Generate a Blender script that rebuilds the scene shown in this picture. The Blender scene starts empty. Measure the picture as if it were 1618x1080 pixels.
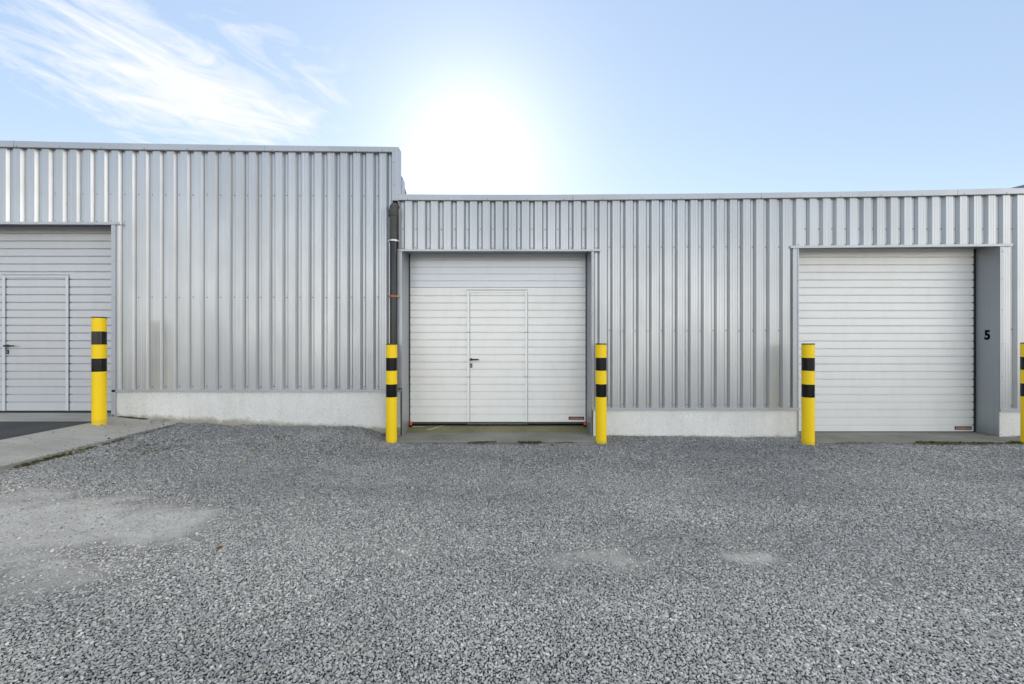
import bpy, bmesh, math, random
import numpy as np
from mathutils import Vector, Matrix
random.seed(7); rng = np.random.default_rng(11)
SC = bpy.context.scene
COL = SC.collection
F, CX, CY, EYE = 640.0, 809.0, 540.0, 1.41
def PX(px, Y): return (px-CX)*Y/F
def PZ(py, Y): return EYE+(CY-py)*Y/F
YF = 5.95                                     # front of the cladding crests

# ------------------------------------------------------------ materials
class NT:
    def __init__(s, name):
        s.m = bpy.data.materials.new(name); s.m.use_nodes = True
        s.t = s.m.node_tree; s.b = s.t.nodes['Principled BSDF']; s.o = s.t.nodes['Material Output']
    def n(s, typ, **kw):
        x = s.t.nodes.new(typ)
        for k, v in kw.items():
            if k in x.inputs.keys() if hasattr(x.inputs, 'keys') else False: x.inputs[k].default_value = v
            else: setattr(x, k, v)
        return x
    def l(s, a, b): s.t.links.new(a, b)
    def coord(s, kind='Object', scale=(1, 1, 1)):
        c = s.n('ShaderNodeTexCoord'); mp = s.n('ShaderNodeMapping'); mp.inputs['Scale'].default_value = scale
        s.l(c.outputs[kind], mp.inputs['Vector']); return mp.outputs['Vector']
    def noise(s, vec, scale, detail=4, rough=.55, dist=0):
        x = s.n('ShaderNodeTexNoise'); x.inputs['Scale'].default_value = scale; x.inputs['Detail'].default_value = detail
        x.inputs['Roughness'].default_value = rough; x.inputs['Distortion'].default_value = dist
        s.l(vec, x.inputs['Vector']); return x.outputs['Fac']
    def ramp(s, fac, stops):
        r = s.n('ShaderNodeValToRGB'); e = r.color_ramp.elements
        while len(e) < len(stops): e.new(.5)
        for i, (p, c) in enumerate(stops):
            e[i].position = p; e[i].color = (c, c, c, 1) if isinstance(c, (int, float)) else (*c, 1)
        s.l(fac, r.inputs['Fac']); return r.outputs['Color']
    def mix(s, fac, a, b, typ='MIX'):
        x = s.n('ShaderNodeMix', data_type='RGBA', blend_type=typ)
        for i, v in ((0, fac), (6, a), (7, b)):
            if hasattr(v, 'links'): s.l(v, x.inputs[i])
            elif i == 0: x.inputs[i].default_value = v
            else: x.inputs[i].default_value = (*v, 1) if len(v) == 3 else v
        return x.outputs[2]
    def math(s, op, a, b=None, clamp=False):
        x = s.n('ShaderNodeMath', operation=op); x.use_clamp = clamp
        for i, v in enumerate((a, b)):
            if v is None: continue
            if hasattr(v, 'links'): s.l(v, x.inputs[i])
            else: x.inputs[i].default_value = v
        return x.outputs[0]
    def bump(s, h, strength=.3, dist=.01):
        x = s.n('ShaderNodeBump'); x.inputs['Strength'].default_value = strength; x.inputs['Distance'].default_value = dist
        s.l(h, x.inputs['Height']); s.l(x.outputs['Normal'], s.b.inputs['Normal'])
    def set(s, **kw):
        for k, v in kw.items():
            k = {'base': 'Base Color', 'metal': 'Metallic', 'rough': 'Roughness', 'spec': 'Specular IOR Level', 'coat': 'Coat Weight'}[k]
            if hasattr(v, 'links'): s.l(v, s.b.inputs[k])
            elif isinstance(v, tuple): s.b.inputs[k].default_value = (*v, 1)
            else: s.b.inputs[k].default_value = v
        return s

def plain(name, base, rough=.5, metal=0., var=.12, scale=6, spec=.5):
    t = NT(name); v = t.coord()
    f = t.ramp(t.noise(v, scale, 5), [(.3, 0.), (.7, 1.)])
    dk = tuple(c*(1-var) for c in base); lt = tuple(min(1, c*(1+var)) for c in base)
    t.set(base=t.mix(f, dk, lt), rough=rough, metal=metal, spec=spec); return t.m

def sheet_metal(name, base, metal, rough, streak=.06, dirt=0.):
    """coil-coated sheet: faint vertical rolling streaks and weathering"""
    t = NT(name); v = t.coord('Object', (38, 38, .5)); v2 = t.coord('Object', (1, 1, .6))
    a = t.ramp(t.noise(v, 1.5, 3), [(.3, 0.), (.7, 1.)])
    b = t.ramp(t.noise(v2, 1.3, 5), [(.35, 0.), (.7, 1.)])
    c1 = t.mix(a, tuple(c*(1-streak) for c in base), tuple(min(1, c*(1+streak)) for c in base))
    c2 = t.mix(t.math('MULTIPLY', b, .20+dirt), c1, (base[0]*.62, base[1]*.63, base[2]*.60))
    r = t.math('ADD', t.math('MULTIPLY', b, .10), rough)
    sx = t.n('ShaderNodeSeparateXYZ'); t.l(t.coord(), sx.inputs[0])        # each sheet of five ribs has its own tone
    wn = t.n('ShaderNodeTexWhiteNoise', noise_dimensions='1D'); t.l(t.math('FLOOR', t.math('DIVIDE', t.math('ADD', sx.outputs['X'], 20.03), .965)), wn.inputs['W'])
    c2 = t.mix(wn.outputs['Value'], t.mix(1., c2, (.94, .95, .955), 'MULTIPLY'), t.mix(1., c2, (1.04, 1.035, 1.03), 'MULTIPLY'))
    t.set(base=c2, metal=metal, rough=r)
    t.bump(t.noise(t.coord('Object', (3, 3, 1.2)), 1.6, 2), .10, .01); return t.m

def door_metal(name, base, rough=.38, metal=0.1):
    """painted steel door skin: micro lines along the panel, drips and a bit of grime"""
    t = NT(name); v = t.coord('Object', (1.2, 1, 160)); v2 = t.coord('Object', (3, 3, 1.1)); v3 = t.coord('Object', (.8, 1, 7))
    a = t.ramp(t.noise(v, 1.2, 2), [(.35, 0.), (.65, 1.)])
    b = t.ramp(t.noise(v2, 2.2, 6, .65), [(.48, 0.), (.75, 1.)])
    g = t.ramp(t.noise(v3, 1.7, 4), [(.4, 0.), (.8, 1.)])
    c1 = t.mix(a, tuple(c*.96 for c in base), base)
    c2 = t.mix(t.math('MULTIPLY', b, .16), c1, (base[0]*.62, base[1]*.60, base[2]*.52))
    c3 = t.mix(t.math('MULTIPLY', g, .10), c2, (base[0]*.8, base[1]*.82, base[2]*.86))
    t.set(base=c3, rough=rough, metal=metal)
    t.bump(t.noise(v, 1.2, 2), .12, .003); return t.m

def concrete(name, base, stain, bump=.35, mossz=None, wet_shade=.25, bands=False):
    t = NT(name); v = t.coord()
    big = t.ramp(t.noise(v, 1.4, 6, .6), [(.35, 0.), (.7, 1.)])
    fine = t.ramp(t.noise(v, 60, 3, .7), [(.3, .86), (.7, 1.08)])
    runs = t.ramp(t.noise(t.coord('Object', (5, 5, .7)), 2.0, 5), [(.5, 0.), (.8, 1.)])
    c = t.mix(t.math('MULTIPLY', big, wet_shade), base, stain)
    c = t.mix(t.math('MULTIPLY', runs, .32), c, stain)
    c = t.mix(1., c, fine, 'MULTIPLY')
    pits = t.ramp(t.noise(v, 26, 1, .4), [(.22, 0.), (.29, 1.)])
    c = t.mix(1., c, t.mix(pits, (.62, .62, .6), (1, 1, 1)), 'MULTIPLY')
    if mossz is not None:                       # algae creeping up from the soil line
        sp = t.n('ShaderNodeSeparateXYZ'); t.l(t.coord(), sp.inputs[0])
        h = t.math('SUBTRACT', sp.outputs['Z'], t.math('MULTIPLY', t.math('ADD', sp.outputs['X'], 2.), mossz[1]))
        nz = t.math('MULTIPLY', t.noise(v, 5, 5, .7), mossz[2])
        f = t.math('SUBTRACT', t.math('ADD', nz, mossz[0]), h)
        f = t.math('MULTIPLY', f, 16, True)
        c = t.mix(t.math('MULTIPLY', f, .62), c, (.20, .165, .075))
    if bands:
        w = t.ramp(t.noise(t.coord('Object', (1.2, 55, 1)), 1, 2), [(.4, .9), (.6, 1.05)])
        c = t.mix(1., c, w, 'MULTIPLY')
    t.set(base=c, rough=.85, spec=.3)
    hh = t.math('ADD', t.noise(v, 45, 4, .6), t.math('MULTIPLY', pits, .6)); t.bump(hh, bump, .006); return t.m

M = {}
M['clad'] = sheet_metal('silver_cladding', (.50, .512, .525), .60, .30)
M['trim'] = sheet_metal('silver_trim', (.46, .48, .505), .40, .36, .03)
M['galv'] = sheet_metal('galvanised_steel', (.40, .43, .44), .55, .40, .08, .25)
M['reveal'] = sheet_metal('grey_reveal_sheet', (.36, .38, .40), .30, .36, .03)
M['screw'] = plain('screw_heads', (.16, .17, .18), .4, .5)
M['whitedoor'] = door_metal('white_door_paint', (.88, .865, .83))
M['topsec'] = door_metal('pale_blue_white_section', (.65, .675, .71), .32, .2)
M['silverdoor'] = door_metal('silver_door_paint', (.62, .625, .64), .36, .2)
M['lightdoor'] = door_metal('light_grey_door_paint', (.80, .795, .775), .34, .1)
M['whiteframe'] = plain('white_frame_paint', (.86, .855, .83), .35, .05, .04)
M['silverframe'] = plain('silver_frame_paint', (.66, .69, .73), .35, .1, .04)
M['rubber'] = plain('black_rubber', (.018, .02, .02), .55)
M['grubber'] = plain('grey_rubber', (.05, .065, .065), .5)
M['black'] = plain('black_plastic', (.012, .012, .013), .32)
M['matt'] = plain('matt_black_paint', (.006, .006, .007), .9, spec=.05)
M['dark'] = plain('dark_interior', (.02, .02, .02), .9)
M['roof'] = plain('roof_membrane', (.12, .12, .12), .9)
M['orange'] = plain('orange_plastic', (.75, .10, .02), .4)
M['stud'] = plain('steel_stud', (.5, .5, .5), .3, .8)
M['rust'] = plain('rusty_steel', (.46, .16, .05), .75, .1, .35, 40)
M['zinc'] = plain('dark_zinc_pipe', (.016, .018, .020), .22, .35, .25, 9)
M['zinc2'] = plain('weathered_grey_pipe', (.055, .054, .052), .6, .1, .2, 14)
M['navy'] = plain('navy_enamel', (.008, .030, .11), .5, 0, .03)
M['orangetext'] = plain('orange_enamel', (1.0, .40, .04), .6, 0, .03)
M['plinth'] = concrete('pale_concrete', (.83, .82, .785), (.55, .53, .45), .22, (.075, -.050, .22), .35)
M['plinth2'] = concrete('pale_concrete_right', (.83, .82, .785), (.55, .53, .45), .22, (-.030, 0., .16), .35)
M['strip'] = concrete('brushed_concrete', (.42, .41, .375), (.24, .235, .21), .5, None, .6, True)
M['sill'] = concrete('damp_concrete', (.27, .265, .235), (.14, .14, .105), .4, None, .8)
M['sillmoss'] = concrete('mossy_concrete', (.23, .21, .12), (.10, .10, .045), .4, None, .8)
M['brick'] = plain('brown_masonry', (.20, .155, .10), .9, 0, .4, 8)
M['blueroof'] = plain('dark_blue_roof', (.012, .045, .12), .4, .1)
M['pvc'] = plain('grey_pvc', (.30, .29, .26), .6)
M['cloth'] = plain('pale_plastic_strip', (.62, .60, .52), .5)

def mat_yellow():
    t = NT('yellow_bollard_paint'); v = t.coord()
    a = t.ramp(t.noise(v, 3.5, 5), [(.35, 0.), (.7, 1.)])
    c = t.mix(t.math('MULTIPLY', a, .25), (1., .68, .012), (.92, .60, .012))
    s = t.ramp(t.noise(t.coord('Object', (30, 30, 16)), 1.6, 4, .7), [(.66, 0.), (.70, 1.)])
    c = t.mix(t.math('MULTIPLY', s, .6), c, (.40, .28, .06))
    sp = t.n('ShaderNodeSeparateXYZ'); t.l(v, sp.inputs[0])
    d = t.math('SUBTRACT', t.math('ADD', .02, t.math('MULTIPLY', t.noise(v, 22, 4), .10)), sp.outputs['Z'])
    d = t.math('MULTIPLY', d, 22, True)
    c = t.mix(t.math('MULTIPLY', d, .25), c, (.22, .19, .12))
    t.set(base=c, rough=.42, spec=.25); t.bump(t.noise(v, 120, 2), .06, .001); return t.m
M['yellow'] = mat_yellow()
def mat_band():
    t = NT('glossy_black_band'); v = t.coord()
    s = t.ramp(t.noise(t.coord('Object', (60, 60, 22)), 1.3, 3, .7), [(.70, 0.), (.73, 1.)])
    c = t.mix(t.math('MULTIPLY', s, .7), (.010, .010, .011), (.20, .17, .10))
    t.set(base=c, rough=.14, spec=.25); t.bump(t.noise(t.coord('Object', (1, 1, .4)), 24, 2), .05, .002); return t.m
M['band'] = mat_band()
def mat_asphalt():
    t = NT('asphalt'); v = t.coord()
    c = t.mix(t.ramp(t.noise(v, 1.2, 5), [(.3, 0.), (.7, 1.)]), (.035, .036, .038), (.060, .060, .060))
    vo = t.n('ShaderNodeTexVoronoi'); vo.inputs['Scale'].default_value = 130; t.l(v, vo.inputs['Vector'])
    c = t.mix(t.ramp(vo.outputs['Distance'], [(.0, .5), (.25, 0.)]), c, (.13, .13, .13))
    t.set(base=c, rough=.82); t.bump(vo.outputs['Distance'], .6, .004); return t.m
M['asphalt'] = mat_asphalt()
def mat_soil():
    t = NT('gravel_bed'); v = t.coord()
    at = t.n('ShaderNodeAttribute', attribute_name='dust')
    f1 = t.n('ShaderNodeTexVoronoi'); f1.inputs['Scale'].default_value = 95; t.l(v, f1.inputs['Vector'])
    cellc = t.ramp(f1.outputs['Color'], [(.0, .03), (.5, .075), (1., .16)])
    edge = t.ramp(f1.outputs['Distance'], [(.25, 1.), (.75, .25)])
    gr = t.mix(1., cellc, edge, 'MULTIPLY')
    d1 = t.ramp(t.noise(v, 3.2, 6, .65), [(.3, 0.), (.7, 1.)])
    dust = t.mix(d1, (.50, .48, .44), (.70, .68, .635))
    grains = t.ramp(t.noise(v, 90, 6, .8), [(.3, .62), (.7, 1.12)])
    dust = t.mix(1., dust, grains, 'MULTIPLY')
    t.set(base=t.mix(at.outputs['Fac'], gr, dust), rough=.95, spec=.2)
    hh = t.math('ADD', t.math('MULTIPLY', f1.outputs['Distance'], -.7), t.math('MULTIPLY', t.noise(v, 130, 4, .7), .8))
    hh = t.math('ADD', hh, t.math('MULTIPLY', t.noise(v, 28, 5, .7), 1.2)); t.bump(hh, .9, .008); return t.m
M['soil'] = mat_soil()
def mat_stone():
    t = NT('crushed_stone')
    oi = t.n('ShaderNodeObjectInfo'); r = oi.outputs['Random']
    base = t.ramp(r, [(0., (.175, .172, .162)), (.25, (.325, .318, .30)), (.5, (.41, .40, .375)), (.72, (.335, .335, .335)), (.86, (.50, .485, .45)), (.95, (.58, .56, .515)), (.985, (.40, .35, .29)), (1., (.72, .71, .68))])
    n = t.ramp(t.noise(t.coord('Object'), 1.6, 4, .6), [(.3, .98), (.7, 1.42)])
    at = t.n('ShaderNodeAttribute', attribute_name='damp_shade'); at.attribute_type = 'INSTANCER'
    wet_shade = t.mix(t.math('SUBTRACT', at.outputs['Fac'], .45), (.44, .462, .49), (1.16, 1.155, 1.13))  # dark bluish end carries facade shade as well as damp
    t.set(base=t.mix(1., t.mix(1., base, n, 'MULTIPLY'), wet_shade, 'MULTIPLY'), rough=.72, spec=.35); return t.m
M['stone'] = mat_stone()
def mat_leafy(name, a, b):
    t = NT(name)
    t.set(base=t.mix(t.ramp(t.noise(t.coord(), 40, 3), [(.35, 0.), (.65, 1.)]), a, b), rough=.8, spec=.2); return t.m
M['moss'] = mat_leafy('moss', (.06, .07, .015), (.14, .125, .035))
M['leaf'] = mat_leafy('dead_leaf', (.14, .05, .015), (.26, .10, .03))
M['yleaf'] = mat_leafy('yellow_leaf', (.45, .32, .03), (.55, .42, .06))

# ------------------------------------------------------------ mesh helpers
class MB:
    def __init__(s): s.v = []; s.f = []; s.mi = []; s.mats = []
    def m(s, mat):
        if mat not in s.mats: s.mats.append(mat)
        return s.mats.index(mat)
    def poly(s, pts, mat):
        b = len(s.v); s.v += [tuple(p) for p in pts]; s.f.append(tuple(range(b, b+len(pts)))); s.mi.append(s.m(mat))
    def hexa(s, p, mat):                       # 8 points: bottom 4 ccw, top 4 ccw
        b = len(s.v); s.v += [tuple(q) for q in p]; k = s.m(mat)
        for f in ((0, 3, 2, 1), (4, 5, 6, 7), (0, 1, 5, 4), (1, 2, 6, 5), (2, 3, 7, 6), (3, 0, 4, 7)):
            s.f.append(tuple(b+i for i in f)); s.mi.append(k)
    def box(s, x0, x1, y0, y1, z0, z1, mat):
        s.hexa([(x0, y0, z0), (x1, y0, z0), (x1, y1, z0), (x0, y1, z0), (x0, y0, z1), (x1, y0, z1), (x1, y1, z1), (x0, y1, z1)], mat)
    def prism_x(s, prof, x0, x1, mat, caps=True):   # profile [(y,z)...] closed, ccw seen from -X ... orientation fixed later
        n = len(prof); b = len(s.v); k = s.m(mat)
        s.v += [(x0, y, z) for y, z in prof]+[(x1, y, z) for y, z in prof]
        for i in range(n):
            j = (i+1) % n; s.f.append((b+i, b+j, b+n+j, b+n+i)); s.mi.append(k)
        if caps:
            s.f.append(tuple(b+i for i in range(n))[::-1]); s.mi.append(k)
            s.f.append(tuple(b+n+i for i in range(n))); s.mi.append(k)
    def tube(s, path, r, mat, n=16, caps=True):
        path = [Vector(p) for p in path]; rs = r if isinstance(r, (list, tuple)) else [r]*len(path)
        b = len(s.v); k = s.m(mat); up = None
        for i, p in enumerate(path):
            d = (path[min(i+1, len(path)-1)]-path[max(i-1, 0)]).normalized()
            if up is None: up = d.orthogonal().normalized()
            up = (up-d*up.dot(d)).normalized(); w = d.cross(up)
            for j in range(n):
                a = 2*math.pi*j/n; s.v.append(tuple(p+(up*math.cos(a)+w*math.sin(a))*rs[i]))
        for i in range(len(path)-1):
            for j in range(n):
                q = (j+1) % n; s.f.append((b+i*n+j, b+i*n+q, b+(i+1)*n+q, b+(i+1)*n+j)); s.mi.append(k)
        if caps:
            s.f.append(tuple(b+j for j in range(n))[::-1]); s.mi.append(k)
            e = b+(len(path)-1)*n; s.f.append(tuple(e+j for j in range(n))); s.mi.append(k)
    def lathe(s, prof, mat, c=(0, 0, 0), n=48):      # profile [(r,z)] bottom to top, open ends are capped when r==0
        b = len(s.v); k = s.m(mat)
        for r, z in prof:
            for j in range(n):
                a = 2*math.pi*j/n; s.v.append((c[0]+r*math.cos(a), c[1]+r*math.sin(a), c[2]+z))
        for i in range(len(prof)-1):
            for j in range(n):
                q = (j+1) % n; s.f.append((b+i*n+j, b+i*n+q, b+(i+1)*n+q, b+(i+1)*n+j)); s.mi.append(k)
    def build(s, name, parent=None, smooth=False, bevel=0, fix=True, origin=None):
        me = bpy.data.meshes.new(name)
        vs = s.v if origin is None else [(x-origin[0], y-origin[1], z-origin[2]) for x, y, z in s.v]
        me.from_pydata(vs, [], s.f)
        for m in s.mats: me.materials.append(m)
        me.polygons.foreach_set('material_index', s.mi); me.update()
        if fix or bevel:
            bm = bmesh.new(); bm.from_mesh(me)
            bmesh.ops.remove_doubles(bm, verts=bm.verts, dist=1e-6)
            if fix: bmesh.ops.recalc_face_normals(bm, faces=bm.faces)
            if bevel:
                ed = [e for e in bm.edges if len(e.link_faces) == 2 and e.calc_face_angle(0) > .5]
                bmesh.ops.bevel(bm, geom=ed, offset=bevel, segments=2, profile=.5, affect='EDGES')
            bm.to_mesh(me); bm.free()
        if smooth:
            me.polygons.foreach_set('use_smooth', [True]*len(me.polygons))
            try: me.set_sharp_from_angle(angle=math.radians(40))
            except Exception: pass
        o = bpy.data.objects.new(name, me); COL.objects.link(o)
        if origin is not None: o.location = origin
        if parent is not None:
            o.parent = parent
            o.matrix_parent_inverse = world_inv(parent)
        return o
def world_inv(p):
    m = Matrix.Identity(4); q = p
    chain = []
    while q is not None: chain.append(q); q = q.parent
    for q in reversed(chain): m = m @ q.matrix_parent_inverse @ Matrix.Translation(q.location)
    return m.inverted()
def tag(o, label=None, cat=None, group=None, kind=None):
    if label: o['label'] = label
    if cat: o['category'] = cat
    if group: o['group'] = group
    if kind: o['kind'] = kind
    return o
def empty(name, loc, label, cat, group=None):
    o = bpy.data.objects.new(name, None); COL.objects.link(o); o.location = loc; o.empty_display_size = .1
    return tag(o, label, cat, group)
def interp(x, xs, ys): return float(np.interp(x, xs, ys))

# ------------------------------------------------------------ ground
near = ([-4.85, -4.5, -4.08, -3.06, -2.4, -2.08, -1.85, -1.62], [.205, .215, .178, .163, .158, .108, .03, .0])
front = ([-4.85, -3.5, -2.2, -.6], [.185, .12, .045, 0])
XS0, XS1 = -5.72, -4.86
NG = rng.random((64, 64))
def vnoise(x, y, s):
    x = np.asarray(x)*s; y = np.asarray(y)*s
    xi = np.floor(x).astype(int); yi = np.floor(y).astype(int); fx = x-xi; fy = y-yi
    fx = fx*fx*(3-2*fx); fy = fy*fy*(3-2*fy)
    g = lambda a, b: NG[a % 64, b % 64]
    return (g(xi, yi)*(1-fx)+g(xi+1, yi)*fx)*(1-fy)+(g(xi, yi+1)*(1-fx)+g(xi+1, yi+1)*fx)*fy
def sstep(a, b, x):
    t = np.clip((np.asarray(x)-a)/(b-a), 0, 1); return t*t*(3-2*t)
def H(x, y):
    x = np.asarray(x, float); y = np.asarray(y, float)
    w = sstep(4.5, 5.7, y)
    h = np.interp(x, *near)*w+np.interp(x, *front)*(1-w)
    h = h+(vnoise(x, y, 1.1)-.5)*.02+(vnoise(x+9, y+3, 3.7)-.5)*.010
    h = h-.004*sstep(1.75, 1.0, np.hypot((x+2.9)/1.5, (y-2.8)/.55))          # worn hollow with dust
    h = h-.06*((x > -1.6) & (x < 1.14) & (y > 5.68))-.06*((x > 4.28) & (x < 7.40) & (y > 5.66))-.1*(x < XS1-.08)
    h = np.where((x > -4.0) & (y > 5.0), h+.012*sstep(5.6, 5.93, y)*vnoise(x*2, y, 2.3)*2, h)
    return h
def dust(x, y):
    x = np.asarray(x, float); y = np.asarray(y, float)
    n1 = vnoise(x, y, 2.3); n2 = vnoise(x+5, y+7, 7.); n3 = vnoise(x*.7+3, y*2+1, 17.)
    n = (n1*.5+n2*.3+n3*.2-.5)
    def blob(cx, cy, rx, ry, sh=0):
        d = np.hypot((x-cx)/rx, (y-cy-sh*(x-cx))/ry); return 1-d
    d = np.maximum.reduce([blob(-3.4, 2.78, 2.1, .95, .08)*1.3, blob(1.5, 2.66, .42, .16)*1.15-.02, blob(-.05, 2.66, 1.2, .20)*.44-.02,
                           blob(-.15, 2.75, .6, .12)*.5-.02, blob(2.3, 2.4, .3, .10)*.4-.05, blob(3.6, 2.6, .6, .13)*.4-.05])
    return sstep(-.12, .95, d+n*1.5)

def ground_mesh():
    xs = np.concatenate([[-300, -60, -14], np.arange(-11, 11.001, .06), [14, 60, 300]])
    ys = np.concatenate([[-300, -60, -12], np.arange(-3, 6.4, .06), [9, 60, 300]])
    X, Y = np.meshgrid(xs, ys); Z = H(X, Y)
    far = (np.abs(X) > 11.01) | (Y < -3.01) | (Y > 6.45)
    Z = np.where(far & (X > -11.5), -.02, Z); Z = np.where(X < -11.5, .1, Z)
    me = bpy.data.meshes.new('gravel_ground'); ny, nx = X.shape
    vs = np.stack([X, Y, Z], -1).reshape(-1, 3)
    idx = np.arange(nx*ny).reshape(ny, nx)
    fc = np.stack([idx[:-1, :-1], idx[:-1, 1:], idx[1:, 1:], idx[1:, :-1]], -1).reshape(-1, 4)
    me.from_pydata(vs.tolist(), [], fc.tolist())
    a = me.attributes.new('dust', 'FLOAT', 'POINT')
    a.data.foreach_set('value', np.where(far | (Y < .6), .8, dust(X, Y)).reshape(-1).astype(np.float32))  # outer ground set pale so it bounces light onto the facade
    me.polygons.foreach_set('use_smooth', [True]*len(me.polygons)); me.materials.append(M['soil'])
    o = bpy.data.objects.new('gravel_ground', me); COL.objects.link(o)
    tag(o, 'grey gravel yard in front of the warehouse doors', None, None, 'structure')
ground_mesh()

XS0, XS1 = -5.72, -4.86                       # concrete strip beside the asphalt
def strip_z(x): return float(np.interp(x, [XS0, XS1], [.315, .222]))
b = MB()
ys = [-9.0]+[i*.25 for i in range(-8, 24)]+[5.955]
for i in range(len(ys)-1):
    y0, y1 = ys[i], ys[i+1]
    j = lambda y: XS1+(float(vnoise(y*3, 2., 1.3))-.5)*.05-(.0 if y > 4 else .02*(4-y))
    b.hexa([(XS0, y0, -.3), (j(y0), y0, -.3), (j(y1), y1, -.3), (XS0, y1, -.3),
            (XS0, y0, strip_z(XS0)), (j(y0), y0, strip_z(XS1)), (j(y1), y1, strip_z(XS1)), (XS0, y1, strip_z(XS0))], M['strip'])
tag(b.build('concrete_strip'), 'sloping pale concrete strip between asphalt and gravel', None, None, 'structure')
b = MB(); b.box(-40, XS0-.004, -9, 5.60, -.3, .311, M['asphalt'])
tag(b.build('asphalt_driveway'), 'dark asphalt driveway at the left door', None, None, 'structure')
b = MB(); b.box(-16, XS0-.004, 5.604, 6.7, -.3, .317, M['strip'])
tag(b.build('door_threshold'), 'concrete threshold under the left silver door', None, None, 'structure')
b = MB()
b.prism_x([(5.615, -.3), (5.615, .024), (5.63, .034), (6.125, .032), (6.15, .036), (6.7, .036), (6.7, -.3)], -1.66, 1.20, M['sill'])
b.prism_x([(6.15, .03), (6.15, .040), (6.34, .094), (6.72, .098), (6.72, .03)], -1.612, 1.166, M['sillmoss'])
tag(b.build('door_threshold'), 'moist mossy concrete threshold under the white middle door', None, None, 'structure')
b = MB(); b.prism_x([(5.60, -.3), (5.60, .018), (5.62, .026), (6.7, .014), (6.7, -.3)], 4.22, 7.45, M['sill'])
tag(b.build('door_threshold'), 'grey concrete threshold under the right door', None, None, 'structure')

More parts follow.
